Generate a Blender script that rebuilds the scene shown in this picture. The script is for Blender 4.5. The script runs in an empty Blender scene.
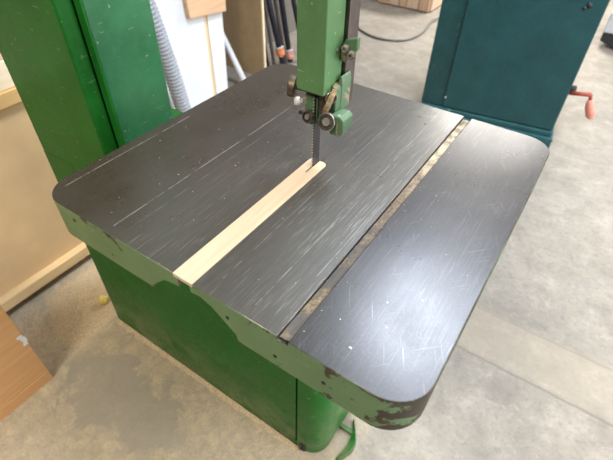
import bpy, bmesh, math, random
from mathutils import Vector, Matrix, noise as mnoise
random.seed(7)
PI = math.pi
SC = bpy.context.scene
COL = SC.collection

# ------------------------------------------------------------------ materials
def new_mat(name):
    m = bpy.data.materials.new(name); m.use_nodes = True
    nt = m.node_tree; nt.nodes.clear()
    out = nt.nodes.new('ShaderNodeOutputMaterial')
    b = nt.nodes.new('ShaderNodeBsdfPrincipled')
    nt.links.new(b.outputs[0], out.inputs[0])
    return m, nt, b

class G:
    """small helper for wiring shader nodes"""
    def __init__(s, nt): s.nt = nt
    def n(s, kind, ins=None, **props):
        nd = s.nt.nodes.new(kind)
        for k, v in props.items(): setattr(nd, k, v)
        for k, v in (ins or {}).items(): s.set(nd.inputs[k], v)
        return nd
    def set(s, sock, v):
        if isinstance(v, bpy.types.NodeSocket): s.nt.links.new(v, sock)
        else: sock.default_value = v
    def pos(s): return s.n('ShaderNodeNewGeometry').outputs['Position']
    def obj(s): return s.n('ShaderNodeTexCoord').outputs['Object']
    def map(s, v, scale=(1,1,1), rot=(0,0,0), loc=(0,0,0)):
        return s.n('ShaderNodeMapping', {'Vector': v, 'Scale': scale, 'Rotation': rot, 'Location': loc}).outputs[0]
    def noise(s, v, scale, detail=4, rough=.55, dist=0):
        return s.n('ShaderNodeTexNoise', {'Vector': v, 'Scale': scale, 'Detail': detail, 'Roughness': rough, 'Distortion': dist}).outputs[0]
    def ramp(s, v, a, b, lo=0, hi=1):
        return s.n('ShaderNodeMapRange', {'Value': v, 'From Min': a, 'From Max': b, 'To Min': lo, 'To Max': hi}, clamp=True).outputs[0]
    def m(s, op, a, b=0.0, c=0.0):
        nd = s.n('ShaderNodeMath', operation=op)
        s.set(nd.inputs[0], a); s.set(nd.inputs[1], b); s.set(nd.inputs[2], c)
        return nd.outputs[0]
    def mix(s, f, a, b):
        nd = s.n('ShaderNodeMix', data_type='RGBA')
        s.set(nd.inputs[0], f)
        for i, v in ((6, a), (7, b)):
            s.set(nd.inputs[i], v if isinstance(v, bpy.types.NodeSocket) else (*v, 1))
        return nd.outputs[2]
    def xyz(s, v):
        return s.n('ShaderNodeSeparateXYZ', {'Vector': v}).outputs
    def bump(s, h, strength=.3, dist=.002):
        return s.n('ShaderNodeBump', {'Height': h, 'Strength': strength, 'Distance': dist}).outputs[0]

def plain(name, col, rough=.5, metal=0., var=.12, scale=30, bump=.1):
    m, nt, b = new_mat(name); g = G(nt)
    n = g.noise(g.obj(), scale, 5)
    lo = [c*(1-var) for c in col]; hi = [min(1, c*(1+var)) for c in col]
    g.set(b.inputs['Base Color'], g.mix(g.ramp(n, .3, .7), lo, hi))
    b.inputs['Metallic'].default_value = metal
    g.set(b.inputs['Roughness'], g.ramp(n, .3, .7, max(0, rough-.06), min(1, rough+.06)))
    if bump: g.set(b.inputs['Normal'], g.bump(n, bump, .001))
    return m

def paint(name, col, rough=.38, wear=.0, wearcol=(.10,.075,.045), fleck=.5, dust=0., corner=None, bump=.12, spec=.4):
    """machine enamel: brush unevenness, chipped flecks, worn brown patches, settled dust on the plinth"""
    m, nt, b = new_mat(name); g = G(nt); P = g.pos()
    n = g.noise(P, 9, 5); n2 = g.noise(P, 60, 4)
    c = g.mix(g.ramp(n, .35, .7), [x*.85 for x in col], [x*1.15 for x in col])
    c = g.mix(g.ramp(n2, .45, .75, 0, .25), c, [x*1.5+.01 for x in col])
    # thin pale scratches
    s = g.noise(g.map(P, (26, 26, 210), (.5,.2,.3)), 1.0, 2)
    c = g.mix(g.ramp(s, .70, .725, 0, .5*fleck), c, (.45,.50,.38))
    f = g.noise(P, 85, 1, .4)
    c = g.mix(g.ramp(f, .755, .775, 0, .8*fleck), c, (.50,.52,.40))
    if dust:
        z = g.xyz(P)[2]
        d = g.m('MULTIPLY', g.ramp(z, dust, 0), g.ramp(g.noise(P, 16, 6, .65), .35, .75))
        c = g.mix(g.m('MULTIPLY', d, .45), c, (.42,.36,.26))
    r = g.ramp(n2, .3, .7, rough-.06, rough+.08)
    if wear:
        w = g.noise(g.map(P, (1,1,1.4)), 22, 7, .68, .6)
        if corner:
            x, y, z = g.xyz(P)
            near = g.ramp(g.m('SUBTRACT', x, g.m('MULTIPLY', g.m('ABSOLUTE', y), .0)), corner[0], corner[1])
            top = g.ramp(z, .915, .929, 0, .13)
            w = g.m('ADD', g.m('ADD', w, g.m('MULTIPLY', near, .16)), g.m('MULTIPLY', top, g.ramp(n, .3, .7)))
        t = .70 - wear*.1
        k = g.ramp(w, t, t+.03)
        c = g.mix(k, c, wearcol); r = g.m('ADD', r, g.m('MULTIPLY', k, .2))
    g.set(b.inputs['Base Color'], c); g.set(b.inputs['Roughness'], r)
    b.inputs['Specular IOR Level'].default_value = spec
    g.set(b.inputs['Normal'], g.bump(n2, bump*.5, .001))
    return m

def wood(name, a, bcol, axis='Y', scale=1., rough=.6, grain=1.):
    m, nt, b = new_mat(name); g = G(nt); O = g.obj()
    st = {'X': (3,55,55), 'Y': (55,3,55), 'Z': (55,55,3)}[axis]
    n = g.noise(g.map(O, [v*scale for v in st]), 1, 5, .6, 1.2)
    n2 = g.noise(O, 4*scale, 3)
    c = g.mix(g.ramp(n, .5-.2/grain, .5+.2/grain), a, bcol)
    c = g.mix(g.ramp(n2, .35, .75, 0, .35), c, bcol)
    g.set(b.inputs['Base Color'], c)
    b.inputs['Roughness'].default_value = rough
    g.set(b.inputs['Normal'], g.bump(n, .15, .001))
    return m

def iron_top():
    """ground cast iron table: dark patina, room reflections painted in as left and centre tones, hairline scratches that run with the cut, scattered short scuffs"""
    m, nt, b = new_mat('ground_cast_iron'); g = G(nt); P = g.pos()
    x, y, z = g.xyz(P)
    big = g.noise(P, 5.5, 5, .6)
    fine = g.noise(P, 420, 2)
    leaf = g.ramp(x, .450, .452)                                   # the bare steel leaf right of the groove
    left = g.ramp(g.m('ADD', x, g.m('MULTIPLY', big, .25)), .20, .50)  # dark column reflection painted in on the left, bright far-wall reflection at centre
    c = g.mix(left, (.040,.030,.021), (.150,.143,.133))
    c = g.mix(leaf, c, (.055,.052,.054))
    c = g.mix(g.ramp(big, .35, .7, 0, .45), c, (.045,.039,.033))
    c = g.mix(g.ramp(fine, .5, .8, 0, .10), c, (.20,.19,.18))
    # hairlines along the feed direction
    h1 = g.noise(g.map(P, (560, 7, 1), (0,0,.02)), 1, 3, .7)
    h2 = g.noise(g.map(P, (760, 16, 1), (0,0,-.07), (3,1,0)), 1, 2, .6)
    h3 = g.noise(g.map(g.map(P, rot=(0,0,.75)), (520, 14, 1), loc=(7,2,0)), 1, 2, .5)
    h4 = g.noise(g.map(g.map(P, rot=(0,0,-.5)), (520, 16, 1), loc=(1,9,0)), 1, 2, .4)
    zone = g.ramp(g.noise(P, 6, 3), .38, .62)
    band = g.m('MULTIPLY', g.m('ADD', g.m('MULTIPLY', g.ramp(x, .17, .33), .85), .1), g.m('SUBTRACT', 1., g.m('MULTIPLY', leaf, .78)))
    k = g.m('MULTIPLY', g.ramp(h1, .54, .74), g.m('MULTIPLY', g.m('MULTIPLY', band, .6), g.ramp(g.noise(P, 8, 3), .36, .62, .25, 1)))
    k = g.m('MAXIMUM', k, g.m('MULTIPLY', g.ramp(h2, .60, .70), g.m('MULTIPLY', band, zone)))
    k = g.m('MAXIMUM', k, g.m('MULTIPLY', g.ramp(h3, .67, .75, 0, .3), g.m('MULTIPLY', leaf, zone)))
    k = g.m('MAXIMUM', k, g.m('MULTIPLY', g.ramp(h4, .68, .76, 0, .2), leaf))
    # the long scribed lines left of the insert
    wob = g.m('MULTIPLY', g.m('SUBTRACT', g.noise(P, 3, 2), .5), .006)
    for x0, y0, y1, s in ((.155,.015,.50,.55), (.020,.02,.30,.5), (.178,.04,.55,.22), (.235,.10,.5,.2), (.345,.03,.5,.5), (.405,.02,.6,.55), (.440,.1,.6,.4)):
        d = g.m('ABSOLUTE', g.m('SUBTRACT', g.m('ADD', x, wob), x0))
        l = g.m('MULTIPLY', g.ramp(d, .0011, .0004), g.m('MULTIPLY', g.m('GREATER_THAN', y, y0), g.m('LESS_THAN', y, y1)))
        l = g.m('MULTIPLY', l, g.ramp(g.noise(g.map(P, (5,30,1), (0,0,0), (x0*50,0,0)), 1, 3), .38, .55))
        k = g.m('MAXIMUM', k, g.m('MULTIPLY', l, s))
    c = g.mix(g.m('MULTIPLY', k, .75), c, (.50,.48,.45))
    # white specks of dust and paint
    sp = g.ramp(g.noise(P, 190, 1, .4), .81, .83)
    c = g.mix(g.m('MULTIPLY', sp, .75), c, (.62,.58,.50))
    g.set(b.inputs['Base Color'], c)
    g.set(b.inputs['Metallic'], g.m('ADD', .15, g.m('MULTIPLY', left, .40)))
    b.inputs['Specular IOR Level'].default_value = .5
    g.set(b.inputs['Roughness'], g.m('ADD', g.m('ADD', g.ramp(big, .3, .7, .23, .33), g.m('MULTIPLY', k, .03)), .015))
    return m

def concrete_floor():
    m, nt, b = new_mat('dusty_concrete'); g = G(nt); P = g.pos()
    x, y, z = g.xyz(P)
    big = g.noise(P, 1.7, 6, .6); mid = g.noise(P, 9, 6, .65, .4); fine = g.noise(P, 90, 4, .6)
    c = g.mix(g.ramp(big, .3, .7), (.225,.198,.165), (.34,.305,.258))
    c = g.mix(g.ramp(mid, .52, .72, 0, .65), c, (.185,.168,.148))
    c = g.mix(g.ramp(mid, .48, .30, 0, .5), c, (.43,.385,.325))
    vein = g.noise(P, 23, 8, .75, 1.2)
    c = g.mix(g.ramp(vein, .54, .66, 0, .4), c, (.17,.16,.145))
    c = g.mix(g.ramp(vein, .44, .34, 0, .35), c, (.47,.425,.36))
    grit = g.noise(P, 55, 6, .75, .5)
    c = g.mix(g.ramp(grit, .50, .66, 0, .45), c, (.15,.135,.115))
    c = g.mix(g.ramp(fine, .55, .75, 0, .3), c, (.28,.26,.24))
    # sawed control joints with a sandy filled strip between them
    j = g.noise(P, 14, 3)
    for y0 in (.815, 1.022):
        d = g.m('ABSOLUTE', g.m('SUBTRACT', g.m('ADD', y, g.m('MULTIPLY', j, .012)), y0))
        c = g.mix(g.ramp(d, .007, .002, 0, .8), c, (.19,.16,.125))
    strip = g.m('MULTIPLY', g.ramp(y, .81, .83), g.ramp(y, 1.03, 1.01))
    c = g.mix(g.m('MULTIPLY', strip, .45), c, (.37,.315,.235))
    # dark scuffs beside the table
    sc = g.m('MULTIPLY', g.ramp(g.noise(P, 7, 6, .7, .8), .55, .72), g.m('MULTIPLY', g.ramp(y, 1.05, 1.15), g.ramp(y, 1.7, 1.3)))
    c = g.mix(g.m('MULTIPLY', sc, .6), c, (.20,.21,.22))
    # sawdust lying round the left and front of the saw
    nx = g.m('ADD', x, g.m('MULTIPLY', g.m('SUBTRACT', mid, .5), .35))
    ny = g.m('ADD', y, g.m('MULTIPLY', g.m('SUBTRACT', mid, .5), .35))
    zone = g.m('MULTIPLY', g.ramp(nx, .52, .30), g.ramp(ny, .8, .5)); zone = g.m('MULTIPLY', zone, g.ramp(g.noise(P, 4.2, 5, .6), .25, .5, .45, 1))
    dx = g.m('DIVIDE', g.m('SUBTRACT', nx, -.21), .25); dy = g.m('DIVIDE', g.m('SUBTRACT', ny, .015), .12)
    bare = g.ramp(g.m('SQRT', g.m('ADD', g.m('MULTIPLY', dx, dx), g.m('MULTIPLY', dy, dy))), .86, 1.04)
    clump = g.ramp(g.noise(P, 27, 8, .78, .4), .38, .60)
    dust = g.m('MULTIPLY', zone, g.m('ADD', g.m('MULTIPLY', bare, g.m('ADD', .22, g.m('MULTIPLY', clump, .78))), .06))
    dc = g.mix(g.ramp(g.noise(P, 160, 5, .7), .3, .7), (.40,.325,.215), (.58,.485,.34))
    under = g.mix(g.m('MULTIPLY', zone, .55), c, (.30,.262,.20))
    c = g.mix(dust, under, dc)
    g.set(b.inputs['Base Color'], c)
    g.set(b.inputs['Roughness'], g.m('ADD', g.ramp(mid, .3, .7, .5, .7), g.m('MULTIPLY', dust, .25)))
    h = g.m('ADD', g.m('MULTIPLY', fine, .3), g.m('MULTIPLY', g.m('MULTIPLY', dust, clump), 1.2))
    g.set(b.inputs['Normal'], g.bump(h, .45, .006))
    return m

GREEN = (.016, .112, .012)
M_body = paint('green_enamel', (.010,.118,.014), .40, fleck=.30, dust=.30, spec=.16)
M_side_cool = paint('green_enamel_cool_daylight', (.026,.140,.056), .34, wear=.12, wearcol=(.07,.06,.05), fleck=.45)  # cool daylight from the right painted into the green as a teal tint
M_apron = paint('green_enamel_table_edge', (.115,.205,.098), .48, wear=.62, wearcol=(.055,.040,.028), fleck=.5, corner=(.43,.62), bump=.3)
M_guard = paint('green_enamel_guard', (.090,.195,.078), .36, wear=.35, wearcol=(.10,.075,.045), fleck=.8)
M_cast = paint('green_enamel_greasy', (.085,.160,.085), .45, wear=1.5, wearcol=(.30,.235,.15), fleck=.6, bump=.3)
M_teal = paint('dark_teal_enamel', (.014,.066,.071), .40, fleck=.0, bump=.03)
M_teal_strip = paint('dark_teal_enamel_worn', (.014,.060,.064), .42, wear=.45, wearcol=(.075,.085,.075), fleck=.25, bump=.05)
M_teal_base = paint('teal_enamel_plinth', (.022,.088,.095), .4, wear=.15, wearcol=(.4,.45,.45), fleck=.3)
M_iron = iron_top()
M_dark = plain('dark_gap', (.012,.012,.010), .7)
M_rusty = plain('rusty_iron', (.075,.048,.032), .7, .2, .4, 90, .4)
M_blade = plain('blade_steel', (.075,.072,.070), .38, .7, .25, 120)
M_tooth = plain('bright_tooth_steel', (.42,.37,.29), .4, .5, .25, 200)
M_post = plain('browned_steel', (.105,.082,.075), .42, .55, .2, 60)
M_steel = plain('worn_steel', (.42,.40,.37), .35, .8, .25, 90)
M_nut = plain('grimy_nut_steel', (.24,.225,.20), .45, .7, .35, 120)
M_zinc = plain('zinc_bolt', (.78,.78,.76), .35, .3, .15, 90)
M_rub = plain('oily_bearing', (.085,.070,.055), .4, .5, .4, 120)
M_bronze = plain('grimy_bronze', (.13,.10,.065), .45, .55, .4, 120)
M_grime = plain('packed_sawdust', (.30,.22,.13), .85, 0, .55, 160, .6)
M_maple = wood('maple_insert', (.53,.41,.28), (.67,.555,.415), 'Y', 1.3, .5, .8)
M_pine = wood('pine_rail', (.62,.43,.21), (.74,.56,.32), 'Y', 1., .55)
M_pale = wood('pale_pine', (.78,.64,.45), (.86,.74,.56), 'Y', 1., .6)
M_pink = wood('pinkish_wood', (.62,.40,.30), (.70,.48,.36), 'Y', 1., .6)
M_gold = wood('golden_wood', (.56,.34,.13), (.66,.44,.19), 'Y', 1., .55)
M_mdf = plain('tan_hardboard', (.68,.48,.265), .6, 0, .06, 10)
M_box = wood('orange_brown_plywood', (.42,.205,.075), (.56,.31,.135), 'Y', .55, .5, .8)
M_block = wood('brown_block', (.46,.28,.16), (.58,.38,.23), 'Y', .8, .6)
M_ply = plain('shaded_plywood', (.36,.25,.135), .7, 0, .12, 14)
M_plyedge = wood('plywood_edge_lit', (.78,.62,.40), (.88,.75,.54), 'Z', 1., .6)  # pale tone paints the lit edge; the face brown holds its shadow
M_crate = wood('crate_boards', (.42,.25,.15), (.58,.38,.25), 'Z', .5, .7)
M_crate2 = wood('crate_boards_pale', (.50,.34,.22), (.66,.48,.34), 'Z', .5, .7)
M_white = plain('white_melamine', (.59,.60,.615), .45, 0, .05, 8)
M_tube = plain('white_plastic_tube', (.62,.62,.64), .4, 0, .04, 10)
M_hose = plain('grey_ribbed_plastic', (.27,.29,.325), .42, 0, .06, 20)
M_pipe = plain('black_iron_pipe', (.028,.030,.042), .35, .6, .3, 30)
M_pipeb = plain('brown_iron_pipe', (.095,.082,.080), .45, .5, .3, 30)
M_jaw = plain('orange_cast_jaw', (.62,.20,.075), .5, 0, .25, 60)
M_jawr = plain('pale_red_cast_jaw', (.62,.27,.22), .5, 0, .25, 60)
M_crank = plain('red_painted_steel', (.33,.050,.030), .45, 0, .25, 60)
M_handle = plain('coral_plastic', (.74,.27,.20), .5, 0, .2, 60)
M_rubber = plain('black_rubber', (.018,.018,.020), .55)
M_cable = plain('grey_cable', (.14,.135,.125), .6)
M_lgrey = plain('light_grey_enamel', (.50,.52,.55), .4)
M_mgrey = plain('mid_grey_enamel', (.30,.32,.35), .4)
M_foam = plain('yellow_foam', (.72,.58,.17), .8, 0, .2, 120, .5)
M_sawd = plain('sawdust_grain', (.47,.375,.245), .95, 0, .3, 200, .6)
M_wall = plain('grey_beige_wall', (.20,.18,.165), .85, 0, .12, 3)
M_wallb = plain('pale_plaster_wall', (.62,.61,.58), .85, 0, .06, 3)
M_walln = plain('dark_added_wall', (.13,.13,.12), .85, 0, .12, 3)
M_ceil = plain('ceiling_board', (.42,.42,.42), .9, 0, .05, 3)
M_lamp = plain('white_lamp_housing', (.8,.8,.8), .5)

# ------------------------------------------------------------------ mesh helpers
def box(bm, x0, x1, y0, y1, z0, z1, mi=0):
    r = bmesh.ops.create_cube(bm, size=1)
    for v in r['verts']:
        v.co = Vector(((x0+x1)/2+v.co.x*(x1-x0), (y0+y1)/2+v.co.y*(y1-y0), (z0+z1)/2+v.co.z*(z1-z0)))
    for f in {f for v in r['verts'] for f in v.link_faces}: f.material_index = mi
    return r['verts']

def prism(bm, pts, a, b, axis='Z', mi=0):
    """extrude a 2-D outline along an axis; pts are (x,y) for Z, (x,z) for Y, (y,z) for X"""
    def P(p, t): return {'Z': (p[0],p[1],t), 'Y': (p[0],t,p[1]), 'X': (t,p[0],p[1])}[axis]
    lo = [bm.verts.new(P(p, a)) for p in pts]; hi = [bm.verts.new(P(p, b)) for p in pts]
    n = len(pts); fs = [bm.faces.new(lo), bm.faces.new(hi)]
    for i in range(n): fs.append(bm.faces.new((lo[i], lo[(i+1)%n], hi[(i+1)%n], hi[i])))
    for f in fs: f.material_index = mi
    bmesh.ops.recalc_face_normals(bm, faces=fs)
    return lo+hi

def rrect(x0, x1, y0, y1, r, seg=10, corners=(1,1,1,1)):
    out = []
    for k, (cx, cy, a) in enumerate(((x0+r,y0+r,PI), (x1-r,y0+r,1.5*PI), (x1-r,y1-r,0), (x0+r,y1-r,.5*PI))):
        if corners[k]:
            out += [(cx+r*math.cos(a+.5*PI*i/seg), cy+r*math.sin(a+.5*PI*i/seg)) for i in range(seg+1)]
        else:
            out.append(((x0,y0),(x1,y0),(x1,y1),(x0,y1))[k])
    return out

def frame(d):
    d = d.normalized(); u = d.orthogonal().normalized(); return u, d.cross(u)

def lathe(bm, p0, d, prof, seg=24, mi=0):
    """revolve (distance along d, radius) pairs about the axis through p0"""
    p0, d = Vector(p0), Vector(d).normalized(); u, w = frame(d); rings = []
    for t, r in prof:
        if r <= 1e-6: rings.append([bm.verts.new(p0+d*t)])
        else: rings.append([bm.verts.new(p0+d*t+(u*math.cos(2*PI*i/seg)+w*math.sin(2*PI*i/seg))*r) for i in range(seg)])
    fs = []
    for A, B in zip(rings, rings[1:]):
        for i in range(seg):
            j = (i+1) % seg
            if len(A) == 1 and len(B) == 1: continue
            if len(A) == 1: fs.append(bm.faces.new((A[0], B[i], B[j])))
            elif len(B) == 1: fs.append(bm.faces.new((A[i], A[j], B[0])))
            else: fs.append(bm.faces.new((A[i], A[j], B[j], B[i])))
    for R in (rings[0], rings[-1]):
        if len(R) > 1: fs.append(bm.faces.new(R))
    for f in fs: f.material_index = mi; f.smooth = True
    bmesh.ops.recalc_face_normals(bm, faces=fs)

def cyl(bm, p0, p1, r, seg=20, ch=0.0, mi=0):
    p0, p1 = Vector(p0), Vector(p1); L = (p1-p0).length
    prof = [(0, r-ch), (ch, r), (L-ch, r), (L, r-ch)] if ch else [(0, r), (L, r)]
    lathe(bm, p0, p1-p0, prof, seg, mi)

def sweep(bm, pts, radii, seg=14, mi=0):
    pts = [Vector(p) for p in pts]; rings = []; u = None
    for i, p in enumerate(pts):
        d = (pts[min(i+1, len(pts)-1)]-pts[max(i-1, 0)]).normalized()
        u = d.orthogonal().normalized() if u is None else (u-d*u.dot(d)).normalized()
        w = d.cross(u); r = radii[i] if hasattr(radii, '__len__') else radii
        rings.append([bm.verts.new(p+(u*math.cos(2*PI*k/seg)+w*math.sin(2*PI*k/seg))*r) for k in range(seg)])
    fs = [bm.faces.new((A[k], A[(k+1)%seg], B[(k+1)%seg], B[k])) for A, B in zip(rings, rings[1:]) for k in range(seg)]
    fs += [bm.faces.new(rings[0]), bm.faces.new(rings[-1])]
    for f in fs: f.material_index = mi; f.smooth = True
    bmesh.ops.recalc_face_normals(bm, faces=fs)

def spline(P, n=8):
    P = [Vector(p) for p in P]; out = []
    for i in range(len(P)-1):
        a, b, c, d = P[max(i-1,0)], P[i], P[i+1], P[min(i+2,len(P)-1)]
        for k in range(n):
            t = k/n
            out.append(.5*((2*b)+(c-a)*t+(2*a-5*b+4*c-d)*t*t+(3*b-a-3*c+d)*t**3))
    return out+[P[-1]]

def rotz(verts, ang, c):
    R = Matrix.Rotation(ang, 3, 'Z'); c = Vector(c)
    for v in verts: v.co = R @ (v.co-c)+c

def cut(bm, cutters):
    """boolean difference; returns a new bmesh with the cutters taken away"""
    me = bpy.data.meshes.new('work'); bm.to_mesh(me); o = bpy.data.objects.new('work', me); COL.objects.link(o)
    tmp = []
    for c in cutters:
        cm = bpy.data.meshes.new('cutter'); bmesh.ops.recalc_face_normals(c, faces=c.faces[:]); c.to_mesh(cm)
        co = bpy.data.objects.new('cutter', cm); COL.objects.link(co); tmp.append(co)
        md = o.modifiers.new('b', 'BOOLEAN'); md.operation = 'DIFFERENCE'; md.object = co; md.solver = 'EXACT'
    dg = bpy.context.evaluated_depsgraph_get(); dg.update()
    ev = o.evaluated_get(dg); nm = ev.to_mesh(); r = bmesh.new(); r.from_mesh(nm); ev.to_mesh_clear()
    for t in tmp+[o]: bpy.data.objects.remove(t, do_unlink=True)
    return r

def bmcut(fn, *a, **k):
    b = bmesh.new(); fn(b, *a, **k); return b

def root_of(o):
    while o.parent: o = o.parent
    return o

def obj(name, bm, mats, parent=None, loc=None, bevel=0, seg=2, smooth=None, label=None):
    if not isinstance(mats, (list, tuple)): mats = [mats]
    if parent is not None: loc = root_of(parent).location
    elif loc is None:
        xs = [v.co.x for v in bm.verts]; ys = [v.co.y for v in bm.verts]; zs = [v.co.z for v in bm.verts]
        loc = ((min(xs)+max(xs))/2, (min(ys)+max(ys))/2, min(zs))
    loc = Vector(loc)
    bmesh.ops.translate(bm, verts=bm.verts[:], vec=-loc)
    me = bpy.data.meshes.new(name); bm.to_mesh(me); bm.free()
    for m in mats: me.materials.append(m)
    o = bpy.data.objects.new(name, me); COL.objects.link(o)
    if parent is None: o.location = loc
    else: o.parent = parent
    if bevel:
        md = o.modifiers.new('bevel', 'BEVEL'); md.width = bevel; md.segments = seg
        md.limit_method = 'ANGLE'; md.angle_limit = math.radians(40); md.harden_normals = False
    if smooth:
        for p in me.polygons: p.use_smooth = True
        try: me.set_sharp_from_angle(angle=math.radians(smooth))
        except Exception: pass
    if label: o['label'] = label
    return o

def thing(name, label, cat, loc, group=None):
    o = bpy.data.objects.new(name, None); COL.objects.link(o); o.location = loc
    o.empty_display_size = .05
    return tag(o, label, cat, group)

def tag(o, label, cat, group=None, kind=None):
    o['label'] = label; o['category'] = cat
    if group: o['group'] = group
    if kind: o['kind'] = kind
    return o

def struct(name, bm, m):
    o = obj(name, bm, m); o['kind'] = 'structure'
    o['label'] = name.replace('_', ' ') + ' of the workshop'; o['category'] = name.split('_')[0]
    return o

B = bmesh.new

# ------------------------------------------------------------------ room
WX = -1.62            # face of the left wall
b = B(); box(b, WX-.1, 4.5, -2.6, 6.4, -.05, 0); fl = struct('floor', b, concrete_floor())
fl['label'] = 'grey concrete workshop floor with two saw joints and drifts of sawdust'
b = B(); box(b, WX-.1, WX, -2.6, 6.4, 0, 3.0); struct('wall_left', b, M_wall)
b = B(); box(b, WX, 4.5, 6.3, 6.4, 0, 3.0); struct('wall_back', b, M_wallb)
b = B(); box(b, WX-.1, 4.5, -2.7, -2.6, 0, 3.0); struct('wall_near_added', b, M_walln)  # unseen wall behind the camera, added dark to cut reflections on the saw front
b = B(); box(b, 4.5, 4.6, -2.7, -.6, 0, 3.0); box(b, 4.5, 4.6, 3.6, 6.4, 0, 3.0); box(b, 4.5, 4.6, -.6, 3.6, 2.6, 3.0); struct('wall_right', b, M_wallb)
b = B(); box(b, WX-.1, 4.5, -2.6, 6.4, 3.0, 3.1); struct('ceiling', b, M_ceil)

# ------------------------------------------------------------------ the bandsaw
TW, TL, TZ = .620, .611, .930
saw = thing('bandsaw', 'big old green bandsaw with a dark cast iron table and pale wooden insert strip', 'bandsaw', (-.02, .36, 0))

# base cabinet with the rounded right corner, door slit and toe
b = B(); prism(b, rrect(-.455, .408, .2145, .56, .055, 10, (0,1,1,0)), 0, .72)
b = cut(b, [bmcut(box, .3275, .3325, .20, .235, .028, .50), bmcut(box, .3325, .3365, .19, .235, -.01, .012)])
base = obj('base_cabinet', b, M_body, saw, bevel=.003, smooth=40)
b = B()
box(b, .345, .353, .2085, .2145, 0.004, .034); box(b, .356, .362, .2095, .2145, .006, .040)
obj('door_latch', b, M_rubber, base, bevel=.001)
b = B()   # curved foot pedal lying off the right side of the base
rows = []
for i in range(9):
    t = i/8
    x = .452+.022*math.sin(t*PI)-.018*t; y = .245+.125*t
    w = .020*math.sin(PI*min(1, .12+t*.95))+.002
    rows.append([b.verts.new((x-w*.5, y, .012)), b.verts.new((x+w*.3, y, .020)), b.verts.new((x+w*.5, y, .004)), b.verts.new((x-w*.5, y, .0))])
for A, C in zip(rows, rows[1:]):
    for k in range(4): b.faces.new((A[k], A[(k+1)%4], C[(k+1)%4], C[k]))
b.faces.new(rows[0]); b.faces.new(rows[-1]); bmesh.ops.recalc_face_normals(b, faces=b.faces[:])
box(b, .40, .452, .330, .342, .003, .012)
obj('foot_pedal', b, M_body, saw, smooth=50)

# column: front cover plate, recess, flange and throat-side wall
b = B(); prism(b, [(-.455,.72),(-.172,.72),(-.172,2.02),(-.455,2.02)], .2145, .250, 'Y')
obj('front_cover', b, M_body, saw, bevel=.004, smooth=40)
b = B()
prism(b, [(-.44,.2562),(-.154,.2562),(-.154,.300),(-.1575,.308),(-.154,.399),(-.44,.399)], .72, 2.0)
obj('column', b, M_side_cool, saw, bevel=.002, smooth=40)
b = B(); box(b, -.1715, -.1520, .2506, .2560, .72, 2.0)
obj('column_flange', b, M_body, saw, bevel=.001)
# upper wheel housing reaching over the table
b = B()
prism(b, rrect(-.455, .62, 1.66, 2.42, .30, 16), .2145, .40, 'Y')
wh = obj('wheel_housing', b, M_body, saw, bevel=.006, smooth=40)
b = B(); box(b, -.40, .40, .395, .43, 1.74, 2.0); obj('frame_arm', b, M_side_cool, saw, bevel=.01)

# table casting
b = B(); prism(b, rrect(0, TW, 0, TL, .048, 14), .864, TZ)
hollow = bmcut(prism, rrect(.022, TW-.022, .022, TL-.022, .03, 8), .80, .902)
notch = bmcut(prism, [(.226,.84),(.231,.868),(.263,.900),(.276,.904),(.330,.913),(.350,.905),(.385,.876),(.392,.84)], -.05, .06, 'Y')
SX0, SX1 = .2865, .3205
rab = bmcut(prism, rrect(SX0, SX1, -.05,   .318, .0095, 8, (0,0,1,1)), TZ-.006, TZ+.02)
thru = bmcut(box, SX0+.007, SX1-.007, -.05, .318-.008, .80, TZ+.01)
slot = bmcut(box, .4508, .4662, -.05, TL+.05, TZ-.0065, TZ+.02)
b = cut(b, [hollow, notch, rab, thru, slot])
for f in b.faces:
    n = f.normal; c = f.calc_center_median()
    inside = (SX0-.002 < c.x < SX1+.002 and c.y < .33 and c.y > .001) or (.450 < c.x < .471 and .001 < c.y < TL-.001 and abs(n.y) < .5 and c.z > .92)
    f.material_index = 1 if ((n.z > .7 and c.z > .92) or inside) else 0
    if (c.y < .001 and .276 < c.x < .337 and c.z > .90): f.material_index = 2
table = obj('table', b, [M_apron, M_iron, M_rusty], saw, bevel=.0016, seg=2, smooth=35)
b = B(); prism(b, [(.16,.70),(.46,.70),(.42,.903),(.20,.903)], .25, .42, 'Y')
obj('table_trunnion', b, M_body, saw, bevel=.006)
# bolt holes and casting pits in the near edge of the table
for (px, pz) in ((.078,.912), (.375,.905), (.515,.893), (.447,.885)):
    b = B(); cyl(b, (px, -.0006, pz), (px, .004, pz), .0028, 12)
    obj('edge_hole', b, M_dark, table)
# crumbs of wood packed into the mitre groove
b = B()
def gritz(x, y): return mnoise.noise(Vector((x*160, y*70, 3.1)))
NX, NY = 7, 150
g0 = []
for j in range(NY+1):
    row = []
    y = .004+(TL-.008)*j/NY
    for i in range(NX+1):
        x = .4518+(.4660-.4518)*i/NX
        fill = max(0, mnoise.noise(Vector((y*9, 1.7, i*.3)))*.6+.45)
        h = (.0012+.0050*fill*(.30+.70*i/NX))+.0014*gritz(x, y)
        row.append(b.verts.new((x, y, TZ-.0066+max(.0002, h))))
    g0.append(row)
for j in range(NY):
    for i in range(NX):
        f = b.faces.new((g0[j][i], g0[j][i+1], g0[j+1][i+1], g0[j+1][i])); f.smooth = True
m_, nt_, bs_ = new_mat('groove_grit'); g_ = G(nt_); O_ = g_.pos(); yy = g_.xyz(O_)[1]
cc = g_.mix(g_.ramp(g_.noise(O_, 220, 5, .7), .35, .65), (.085,.068,.052), (.26,.20,.135))
cc = g_.mix(g_.m('MULTIPLY', g_.ramp(yy, .30, .45), g_.ramp(g_.noise(O_, 60, 4), .35, .6)), cc, (.52,.44,.32))
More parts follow.
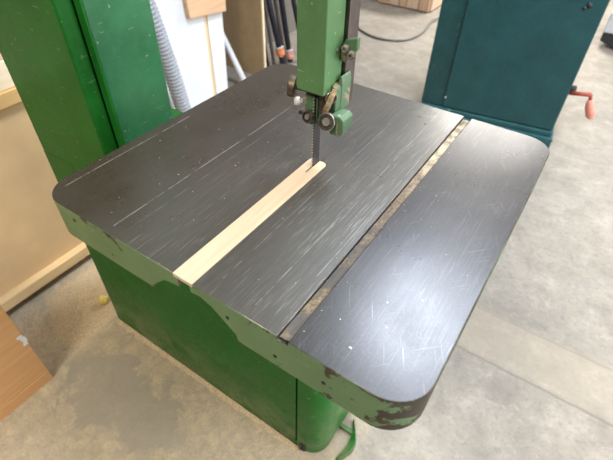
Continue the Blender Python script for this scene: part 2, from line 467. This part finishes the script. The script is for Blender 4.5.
cc = g_.mix(g_.m('MULTIPLY', g_.ramp(yy, .30, .20), g_.ramp(g_.noise(O_, 24, 4), .40, .52)), cc, (.085,.080,.078))
g_.set(bs_.inputs['Base Color'], cc); bs_.inputs['Roughness'].default_value = .9
o = obj('groove_grit', b, m_, table); o['kind'] = 'stuff'

# wooden insert with the saw kerf
b = B(); prism(b, rrect(SX0+.0004, SX1-.0004, -.0004, .3172, .009, 8, (0,0,1,1)), TZ-.0055, TZ+.0008)
b = cut(b, [bmcut(box, .3012, .3042, .276, .3195, TZ-.02, TZ+.02)])
ins = obj('wooden_insert', b, M_maple, table, bevel=.0004, label='pale maple strip with a saw kerf')

# blade: toothed band
b = B(); pitch = .0052; pts = []
z = .80
while z < 1.70:
    pts += [(.2975, z), (.2935, z+pitch*.30), (.2972, z+pitch*.45)]; z += pitch
pts += [(.3155, z), (.3155, .80)]
prism(b, pts, .3018, .3034, 'X')
blade = obj('blade', b, M_blade, saw)
b = B(); z = .80
while z < 1.70:
    prism(b, [(.2962, z+.0004), (.2930, z+pitch*.30), (.2962, z+pitch*.42)], .3015, .3037, 'X'); z += pitch
o = obj('blade_tooth', b, M_tooth, blade); o['kind'] = 'stuff'

# guard channel round the blade
b = B(); prism(b, [(.278,.2850),(.3245,.2850),(.3245,.333),(.278,.333)], 1.064, 1.68)
b = cut(b, [bmcut(box, .2815, .3210, .2888, .3295, 1.0, 1.75)])
obj('blade_guard', b, M_guard, saw, bevel=.0022, smooth=40)
# square guide post
b = B(); box(b, .290, .3300, .3345, .3640, 1.028, 1.70)
obj('guide_post', b, M_post, saw, bevel=.0015)

# upper bracket that clamps the guard to the post
br = None
b = B()
prism(b, [(.3250,1.104),(.3250,1.124),(.332,1.134),(.350,1.140),(.350,1.124),(.341,1.110),(.333,1.102)], .325, .3340, 'Y')
br = obj('guard_bracket', b, M_cast, saw, bevel=.0015, smooth=40)
for (x, y, z, r) in ((.3335,.3235,1.1225,.0066), (.3435,.3230,1.1165,.0064)):
    b = B(); lathe(b, (x, y, z), (.25,-1,.25), [(0, r), (.0022, r), (.0024, r*.74), (.0080, r*.74), (.0084, r*.62), (.0084, r*.36), (.0062, r*.34), (.0062, 0)], 6)
    for f_ in b.faces: f_.smooth = False
    obj('bolt', b, M_nut, br)
b = B(); lathe(b, (.3453,.3168,1.1180), (.25,-1,.25), [(0, .0026), (.0015, .0030), (.0016, 0)], 12); obj('bolt_socket', b, M_dark, br)

# lower guide casting
b = B()
prism(b, [(.286,1.012),(.300,1.004),(.318,1.006),(.334,1.020),(.334,1.070),(.3245,1.075),(.3245,1.060),(.286,1.060)], .305, .3345, 'Y')
prism(b, [(.3285,1.030),(.3345,1.030),(.3355,1.074),(.3335,1.084),(.3305,1.084),(.3285,1.076)], .3185, .345, 'Y')
prism(b, [(.2835,1.010),(.289,1.004),(.301,1.004),(.306,1.010),(.306,1.052),(.2835,1.052)], .3000, .3350, 'Y')
# the block on the right with its clamping slit
v = prism(b, [(.3335,1.004),(.3505,1.004),(.3555,1.011),(.3555,1.031),(.3500,1.036),(.3335,1.036)], .293, .322, 'Y')
gb = obj('guide_bracket', b, M_cast, saw, bevel=.0018, seg=3, smooth=45)
b = B(); box(b, .3455, .3468, .2922, .2935, 1.0065, 1.024); box(b, .3400, .3468, .2922, .2935, 1.0232, 1.0248)
obj('clamp_slit', b, M_grime, gb)
b = B()   # tan greasy lever across the front
sweep(b, [(.3345,.300,1.072), (.3310,.296,1.060), (.3270,.294,1.046), (.3215,.295,1.034)], [.0038,.0042,.0045,.0038], 10)
obj('lever', b, M_grime, gb)
b = B(); box(b, .284, .300, .302, .332, 1.030, 1.066); box(b, .307, .324, .300, .332, 1.028, 1.064)
obj('guide_arm', b, M_rub, gb, bevel=.002)
def bearing(c, d, r, w, mat, rim):
    b = B()
    lathe(b, c, d, [(0, r*.55), (0, r*.93), (w*.12, r), (w*.85, r), (w*.97, r*.93), (w*.97, r*.74), (w*.80, r*.70), (w*.80, r*.45), (w*1.05, r*.42), (w*1.05, r*.18), (w*.98, r*.15), (w*.98, 0)], 28)
    for f in b.faces:
        rr = max((v.co-Vector(c)-Vector(d).normalized()*(v.co-Vector(c)).dot(Vector(d).normalized())).length for v in f.verts)
        f.material_index = 1 if rr < r*.5 or rr > r*.985 and rim else 0
    o = obj('guide_bearing', b, [mat, M_steel], gb, smooth=40)
    return o
bearing((.3285,.2960,1.0235), (.22,-1,.28), .0134, .011, M_rub, True)
bearing((.2950,.2990,1.0190), (-.05,-1,.25), .0098, .010, M_rub, False)
bearing((.3270,.3010,1.0590), (.75,-.7,.15), .0088, .006, M_bronze, True)
# thumb wheel and bolt on the left of the guard
b = B(); lathe(b, (.2640,.306,1.0545), (-1,-.35,.1), [(0,.0135), (.0015,.0160), (.010,.0160), (.0115,.0135), (.0115,.006), (.0135,.005), (.0135,0)], 26)
cyl(b, (.262,.306,1.0545), (.284,.312,1.053), .004, 12)
obj('thumb_wheel', b, M_bronze, gb, smooth=40)
b = B(); lathe(b, (.280,.297,1.0405), (-.75,-.8,.1), [(0,.004), (.004,.004), (.004,.0066), (.009,.0066), (.0115,.0040), (.012,0)], 16)
obj('bolt', b, M_zinc, gb, smooth=40)
b = B(); lathe(b, (.2865,.2860,1.0290), (0,-1,.1), [(0,.003), (.003,.003), (.0034,0)], 12); obj('bolt', b, M_dark, gb)

# ------------------------------------------------------------------ teal machine behind the table
tl = thing('machine_cabinet', 'dark teal steel machine cabinet on a plinth beyond the far right of the table', 'machine', (.20, 2.52, 0))
PA = Vector((-.162, 2.204, 0)); ang = math.atan2(.107, .712); CW = .722
def tb(bm, x0, x1, y0, y1, z0, z1):
    v = box(bm, PA.x+x0, PA.x+x1, PA.y+y0, PA.y+y1, z0, z1); rotz(v, ang, PA); return v
b = B(); tb(b, 0, CW, .006, .55, .115, 1.02); obj('cabinet_body', b, M_teal_strip, tl, bevel=.006)
b = B(); tb(b, .128, CW+.004, -.004, .02, .118, 1.0); fp = obj('front_panel', b, M_teal, tl, bevel=.004)
b = B(); tb(b, .0, CW+.022, -.036, .58, 0, .085); tb(b, .004, CW+.012, -.012, .56, .085, .113); obj('plinth', b, M_teal_base, tl, bevel=.006)
def tp(x, y, z):
    v = Matrix.Rotation(ang, 3, 'Z') @ Vector((x, y, 0)); return Vector((PA.x+v.x, PA.y+v.y, z))
b = B(); cyl(b, tp(.132, -.004, .178), tp(.132, -.010, .178), .005, 12); obj('screw', b, M_lgrey, fp)
b = B(); cyl(b, tp(.655, -.003, .742), tp(.655, -.007, .742), .012, 16); cyl(b, tp(.640, -.003, .728), tp(.640, -.007, .728), .008, 16); obj('vent_hole', b, M_rubber, fp)
ck = None
b = B()
cyl(b, tp(CW, .05, .335), tp(CW+.035, .05, .335), .022, 18, .004); obj('crank_hub', b, M_rubber, tl)
b = B(); sweep(b, [tp(CW+.01, .03, .325), tp(CW+.05, .02, .333), tp(CW+.105, .01, .343)], .011, 10)
sweep(b, [tp(CW+.102, .010, .345), tp(CW+.112, .012, .31)], .0085, 10)
ck = obj('crank_arm', b, M_crank, tl)
b = B(); lathe(b, tp(CW+.108, .012, .318), (.42, .1, -1), [(0,.008), (.01,.016), (.04,.023), (.085,.022), (.104,.013), (.108,0)], 16)
obj('crank_handle', b, M_handle, ck, label='coral pink crank handle')

# ------------------------------------------------------------------ far floor: cable, crate, grey machine
b = B()
sweep(b, spline([(-1.41,3.62,.012), (-1.28,3.42,.010), (-1.12,3.285,.010), (-.95,3.235,.010), (-.80,3.29,.010), (-.73,3.42,.010), (-.72,3.62,.012), (-.75,3.92,.02), (-.60,4.15,.012), (-.20,4.1,.012)], 10), .008, 10)
tag(obj('power_cable', b, M_cable), 'grey power cable curving across the floor left of the teal cabinet', 'cable')

cr = thing('wooden_crate', 'brown wooden crate of upright boards standing on the far floor', 'crate', (-1.2, 4.5, 0))
b = B(); box(b, -1.41, -.90, 4.12, 4.75, .0, .60); obj('crate_core', b, M_crate, cr)
xs = [-1.415, -1.30, -1.19, -1.115, -.99, -.885]
for i in range(5):
    b = B(); box(b, xs[i]+.004, xs[i+1]-.004, 4.090+.004*(i%2), 4.12, .012, .62)
    obj('board', b, (M_crate, M_crate2)[i%2], cr, bevel=.003)
b = B(); box(b, -.90, -.872, 4.13, 4.74, .012, .62); obj('side_board', b, M_crate2, cr, bevel=.003)

gm = thing('grey_machine', 'light grey machine on black feet at the far right edge', 'machine', (.95, 4.45, 0))
b = B(); box(b, .545, 1.45, 4.14, 4.80, .12, .27); obj('lower_body', b, M_lgrey, gm, bevel=.012)
b = B(); box(b, .575, 1.45, 4.17, 4.80, .27, .75); obj('upper_body', b, M_mgrey, gm, bevel=.012)
for (fx, fy) in ((.64, 4.19), (1.36, 4.19), (.64, 4.73), (1.36, 4.73)):
    b = B(); prism(b, [(fx-.09,.12),(fx+.075,.12),(fx+.085,.03),(fx+.075,0),(fx+.045,0),(fx-.02,.03),(fx-.09,.05)], fy-.03, fy+.04, 'Y')
    obj('foot', b, M_rubber, gm, bevel=.008)

# ------------------------------------------------------------------ things along the left wall
LK = .183                                          # the white boards lean back against the wall
def lean(bm, quad, t0, t1):
    """quad of (y, z) on the leaning plane, given thickness behind (t0) and in front (t1) of it"""
    n = Vector((1, 0, LK)).normalized()
    P = [Vector((-1.27-LK*z, y, z)) for y, z in quad]
    lo = [bm.verts.new(p+n*t0) for p in P]; hi = [bm.verts.new(p+n*t1) for p in P]
    fs = [bm.faces.new(lo), bm.faces.new(hi)]+[bm.faces.new((lo[i], lo[(i+1)%4], hi[(i+1)%4], hi[i])) for i in range(4)]
    bmesh.ops.recalc_face_normals(bm, faces=fs)
ZB, ZT = .006, 1.65
def yy_(y0, z0, y1, z1, z): return y0+(y1-y0)*(z-z0)/(z1-z0)
gL = lambda z: yy_(1.630,.061,1.709,.511,z); gR = lambda z: yy_(1.654,.052,1.739,.515,z); rR = lambda z: yy_(1.759,.058,1.860,.486,z)
b = B(); lean(b, [(1.30,ZB), (gL(ZB),ZB), (gL(ZT),ZT), (1.36,ZT)], -.02, 0)
tag(obj('white_board', b, M_white, bevel=.002), 'wide white board leaning behind the grey hose', 'board')
b = B(); lean(b, [(gR(ZB),ZB), (rR(ZB),ZB), (rR(ZT),ZT), (gR(ZT),ZT)], -.02, 0)
tag(obj('white_board', b, M_white, bevel=.002), 'narrow white board right of the wide one and left of the plywood', 'board')
b = B(); lean(b, [(gL(ZB)+.0015,ZB), (gR(ZB)-.0015,ZB), (gR(ZT)-.0015,ZT), (gL(ZT)+.0015,ZT)], -.018, -.008)
tag(obj('wooden_batten', b, M_mdf), 'thin tan batten in the gap between the two white boards', 'batten')
b = B(); lean(b, [(1.573,.508), (1.858,.480), (1.94,.80), (1.60,.83)], .0006, .036)
tag(obj('wood_block', b, M_block, bevel=.004), 'brown wooden block fixed across the white boards above the hose', 'block')
ps = thing('plywood_sheet', 'tall tan plywood sheet with a pale edge between white boards and pipe clamps', 'plywood', (-1.36, 2.11, 0))
b = B(); box(b, WX+.001, -1.262, 2.108, 2.1225, 0, 1.5); obj('sheet_face', b, M_ply, ps)
b = B(); box(b, -1.262, -1.252, 2.108, 2.1225, 0, 1.5); obj('sheet_edge', b, M_plyedge, ps, label='sawn edge coloured pale as if lit')
b = B(); cyl(b, (-1.590,1.935,.530), (-1.275,1.929,.012), .020, 18, .002)
tag(obj('plastic_tube', b, M_tube), 'white plastic tube leaning at a slant in front of the plywood', 'tube')

# ribbed hose
b = B()
axis = spline([(-1.20,1.34,.0), (-1.20,1.308,.12), (-1.20,1.278,.32), (-1.20,1.245,.50), (-1.20,1.205,.70), (-1.21,1.15,1.0), (-1.24,1.10,1.4)], 40)
pts = []; L = 0; prev = axis[0]
dense = []
for i in range(len(axis)-1):
    for k in range(3): dense.append(axis[i].lerp(axis[i+1], k/3))
rad = []; acc = 0
for i, p in enumerate(dense):
    if i: acc += (p-dense[i-1]).length
    rad.append(.0385+.0058*math.sin(2*PI*acc/.020))
sweep(b, dense, rad, 20)
tag(obj('ribbed_hose', b, M_hose), 'grey ribbed flexible dust hose hanging beside the green column', 'hose')

# pipe clamps leaning on the wall behind the plywood
defs = [  # floor x, y; wall y, z; pipe radius, pipe material, jaw distance along the pipe (or None), jaw material
 (-1.245,2.150,2.235,1.62,.011,0,None,None), (-1.262,2.232,2.335,1.63,.012,1,None,None), (-1.236,2.304,2.307,1.29,.020,0,.125,0),
 (-1.268,2.369,2.448,1.40,.014,1,None,None), (-1.272,2.432,2.485,1.58,.020,0,.060,1), (-1.20,2.520,2.62,1.2,.018,0,None,None),]
names = ['thin black pipe clamp nearest the plywood edge', 'slim brown pipe clamp second from the plywood edge',
 'thick black pipe clamp with an orange jaw', 'brown pipe clamp just right of the orange jaw',
 'thick black pipe clamp with a pale red jaw just left of the blade guard', 'black pipe clamp right of the pale red jaw, half behind the blade guard']
for (fx, fy, wy, wz, r, pm, jh, jm), nm in zip(defs, names):
    t = thing('pipe_clamp', nm, 'clamp', (fx, fy, 0), 'pipe clamps leaning on the left wall')
    p0 = Vector((fx, fy, r*.3)); p1 = Vector((WX+r*1.25, wy, wz))
    b = B(); cyl(b, p0, p1, r, 16, .001); obj('pipe', b, (M_pipe, M_pipeb)[pm], t)
    if jh is not None:
        d = (p1-p0).normalized(); c = p0+d*jh
        b = B()
        cyl(b, c-d*.032, c+d*.018, r*1.55, 16, .004); 
        lathe(b, c-d*.022, (.6,-.6,.1), [(0,.017),(.03,.017),(.036,.010),(.036,0)], 14)
        obj('jaw', b, (M_jaw, M_jawr)[jm], t, smooth=40)
        b = B(); cyl(b, c+d*.018, c+d*.026, r*1.62, 16); obj('jaw_collar', b, M_lgrey, t)

# ------------------------------------------------------------------ left: bench cabinet, boards on it, plywood box
bc = thing('bench_cabinet', 'tan hardboard bench cabinet with pine rails left of the bandsaw', 'cabinet', (-1.08, .2, 0))
CX = -.795
b = B(); box(b, -1.40, CX-.012, -.75, .60, .045, .70); obj('side_panel', b, M_mdf, bc)
b = B(); box(b, -1.38, CX-.045, -.73, .59, 0, .045); obj('toe_kick', b, M_dark, bc)  # near-black colour stands in for the shadow under the rail
b = B(); box(b, CX-.03, CX+.020, -.75, .60, .036, .080); obj('bottom_rail', b, M_pine, bc, bevel=.003)
b = B(); box(b, -1.41, CX+.006, -.76, .61, .694, .738); obj('top_rail', b, M_gold, bc, bevel=.002)
b = B(); box(b, -1.30, CX-.004, -.55, .56, .7382, .818)
tag(obj('pine_board', b, M_pale, bevel=.003), 'pale pine board lying on the bench cabinet', 'board')
b = B(); box(b, -1.28, CX-.010, -.50, .52, .8184, .885)
tag(obj('reddish_board', b, M_pink, bevel=.003), 'pinkish board lying on top of the pale pine board', 'board')

wb = thing('wooden_box', 'orange brown plywood box with a plinth in the lower left corner', 'box', (-.62, -.33, 0))
b = B(); box(b, -.765, -.442, -.60, -.057, .048, .52); obj('box_body', b, M_box, wb, bevel=.0025)
b = B(); box(b, -.765, -.4415, -.60, -.0565, .0, .0465); obj('box_plinth', b, M_box, wb, bevel=.0025)
b = B()
for k in range(4):
    y = -.062+random.uniform(-.004,.005); z = .20+.012*k
    box(b, -.4424, -.4415, y-.006-random.random()*.006, y+.006, z, z+.011)
obj('chipped_patch', b, M_white, wb)

# lump of yellow foam and sawdust
b = B()
bmesh.ops.create_icosphere(b, subdivisions=3, radius=1)
for v in b.verts:
    n = 1+.35*mnoise.noise(v.co*1.7+Vector((4,2,9)))
    v.co = Vector((-.556+v.co.x*.017*n, .232+v.co.y*.017*n, .018+max(-.95, v.co.z)*.018*n))
tag(obj('foam_lump', b, M_foam, smooth=60), 'small yellow foam lump on the dusty floor by the saw base', 'offcut')

b = B()   # low drift of dust between cabinet and saw
NX, NY = 44, 60
gr = []
for j in range(NY+1):
    row = []
    for i in range(NX+1):
        x = -.768+.309*i/NX; y = -.02+.60*j/NY
        e = max(0, min(1, (i/NX)/.12, (1-i/NX)/.3, (j/NY)/.6, (1-j/NY)/.2))
        e = e*e*(3-2*e); h = (.004+.015*max(0, mnoise.noise(Vector((x*6, y*6, .3)))+.35)+.003*mnoise.noise(Vector((x*40, y*40, 2))))*e-.001
        row.append(b.verts.new((x, y, h)))
    gr.append(row)
for j in range(NY):
    for i in range(NX):
        f = b.faces.new((gr[j][i], gr[j][i+1], gr[j+1][i+1], gr[j+1][i])); f.smooth = True
tag(obj('sawdust_drift', b, M_sawd, loc=(-.6,.3,0)), 'low drift of tan sawdust between bench cabinet and saw base', 'sawdust', kind='stuff')

b = B()   # ridge of dust gathered along the foot of the base
path = [(-.450+.79*i/90, .2138) for i in range(91)]
prev = None
for i, (x, y) in enumerate(path):
    q0, q1 = path[max(0, i-1)], path[min(len(path)-1, i+1)]
    d = Vector((q1[0]-q0[0], q1[1]-q0[1], 0)).normalized(); n = Vector((d.y, -d.x, 0))
    wd = .010+.010*(mnoise.noise(Vector((i*.35, 2, 5)))+.6); h = .0035+.004*(mnoise.noise(Vector((i*.5, 7, 1)))+.5)
    p = Vector((x, y, 0))+n*.001
    row = [b.verts.new(p+n*0+Vector((0,0,h))), b.verts.new(p+n*wd*.5+Vector((0,0,h*.45))), b.verts.new(p+n*wd+Vector((0,0,-.0005)))]
    if prev:
        for k in range(2): f = b.faces.new((prev[k], prev[k+1], row[k+1], row[k])); f.smooth = True
    prev = row
tag(obj('sawdust_ridge', b, M_sawd, loc=(0,.2,0)), 'thin ridge of tan sawdust along the foot of the green saw base', 'sawdust', kind='stuff')

b = B()   # loose chips on the floor
for k in range(1300):
    x = random.gauss(-.05, .34); y = random.gauss(.06, .20)
    if x > .5 or x < -.76 or x < -.45 and y > -.03 or y > .21 and x > -.46: continue
    if x < -.42 and y < -.04: continue
    if ((x+.2)/.2)**2+((y-.03)/.10)**2 < 1 and random.random() < .85: continue
    s = random.uniform(.0008, .0024); a = random.random()*6.28
    c = Vector((x, y, s*.35)); u = Vector((math.cos(a), math.sin(a), .0))*s; w = Vector((-u.y, u.x, 0))*random.uniform(.3,.9); up = Vector((0,0,s*.5))
    v = [b.verts.new(c+p) for p in (u-up*.6, w-up*.6, -u-up*.6, -w-up*.6, up)]
    for q in ((0,1,4),(1,2,4),(2,3,4),(3,0,4),(3,2,1,0)): b.faces.new([v[i] for i in q])
tag(obj('wood_chips', b, M_sawd, loc=(0,0,0)), 'loose tan wood chips scattered over the floor in front of the saw', 'sawdust', kind='stuff')

b = B()   # crumbs on the table
for k in range(150):
    x, y = random.uniform(.02,.60), random.uniform(.02,.59)
    if SX0-.01 < x < SX1+.01 and y < .33: continue
    if k < 50: x = random.uniform(.45,.478)
    s = random.uniform(.0005, .0015); c = Vector((x, y, TZ+.0004)); a = random.random()*6.28
    u = Vector((math.cos(a), math.sin(a), 0))*s; w = Vector((-u.y, u.x, 0))*.6; up = Vector((0,0,s*.7))
    v = [b.verts.new(c+p) for p in (u, w, -u, -w, up)]
    for q in ((0,1,4),(1,2,4),(2,3,4),(3,0,4),(3,2,1,0)): b.faces.new([v[i] for i in q])
tag(obj('table_crumbs', b, M_sawd, loc=(.3,.3,TZ)), 'tiny pale wood crumbs lying on the iron table', 'sawdust', kind='stuff')

# ------------------------------------------------------------------ lights
def lamp(name, loc, size, power, col, rot=(0,0,0), sy=None):
    l = bpy.data.lights.new(name, 'AREA'); l.energy = power; l.color = col
    l.shape = 'RECTANGLE'; l.size = size; l.size_y = sy or size
    o = bpy.data.objects.new(name, l); COL.objects.link(o); o.location = loc; o.rotation_euler = rot
    return o
LAMPS = [(.34, 1.60, .50, .62, 62, (.74,.85,1.0)), (2.3, 3.6, .6, 1.2, 70, (1.0,.98,.95)), (-.2, 5.2, 1.2, .6, 170, (1,.97,.90)),
         (.05, -1.25, .5, 1.0, 58, (1.0,.91,.75)), (2.0, .3, .6, 1.2, 40, (1.0,.98,.95))]  # table highlight gives the first lamp; the rest are added, unseen fill
LN = ['square ceiling lamp above the far side of the table', 'added unseen fill lamp over the right of the teal cabinet', 'added unseen fill lamp brightening the floor by the far crate',
      'added unseen warm fill lamp in front of the saw', 'added unseen fill lamp to the right of the saw']
for (x, y, w, h, p, c), nm in zip(LAMPS, LN):
    b = B(); box(b, x-w/2-.02, x+w/2+.02, y-h/2-.02, y+h/2+.02, 2.90, 3.0)
    t = tag(obj('ceiling_lamp', b, M_lamp), nm, 'lamp')
    lamp('lamp_light', (x, y, 2.895), w, p, c, (0,0,0), h)
# daylight through the open side of the shop
lamp('door_daylight', (4.4, 1.5, 1.5), 4.5, 230, (.95,.97,1.0), (0, PI/2, 0), 2.6).rotation_euler = (0, PI/2, 0)

w = bpy.data.worlds.new('workshop_world'); SC.world = w; w.use_nodes = True
bg = w.node_tree.nodes['Background']
bg.inputs[0].default_value = (.86,.92,1.0,1); bg.inputs[1].default_value = .55

# ------------------------------------------------------------------ camera
F = 448.697
R = ((0.82895546,0.55901733,0.01823371),(0.39284548,-0.55871832,-0.73041513),(-0.39812721,0.61264464,-0.68276003))
cam = bpy.data.cameras.new('camera'); co = bpy.data.objects.new('camera', cam); COL.objects.link(co)
r, d, f = (Vector(v) for v in R)
M = Matrix((r, -d, -f)).transposed().to_4x4(); M.translation = Vector((.6318, -.2226, 1.3603))
co.matrix_world = M
cam.sensor_fit = 'HORIZONTAL'; cam.sensor_width = 36; cam.lens = F/613*36
cam.clip_start = .02
cam.dof.use_dof = True; cam.dof.focus_distance = .72; cam.dof.aperture_fstop = 6.5
SC.camera = co
SC.view_settings.view_transform = 'Standard'; SC.view_settings.look = 'None'
SC.view_settings.gamma = 1; SC.view_settings.use_curve_mapping = False
SC.view_settings.exposure = .25
SC.cycles.use_denoising = True
SC.cycles.max_bounces = 6
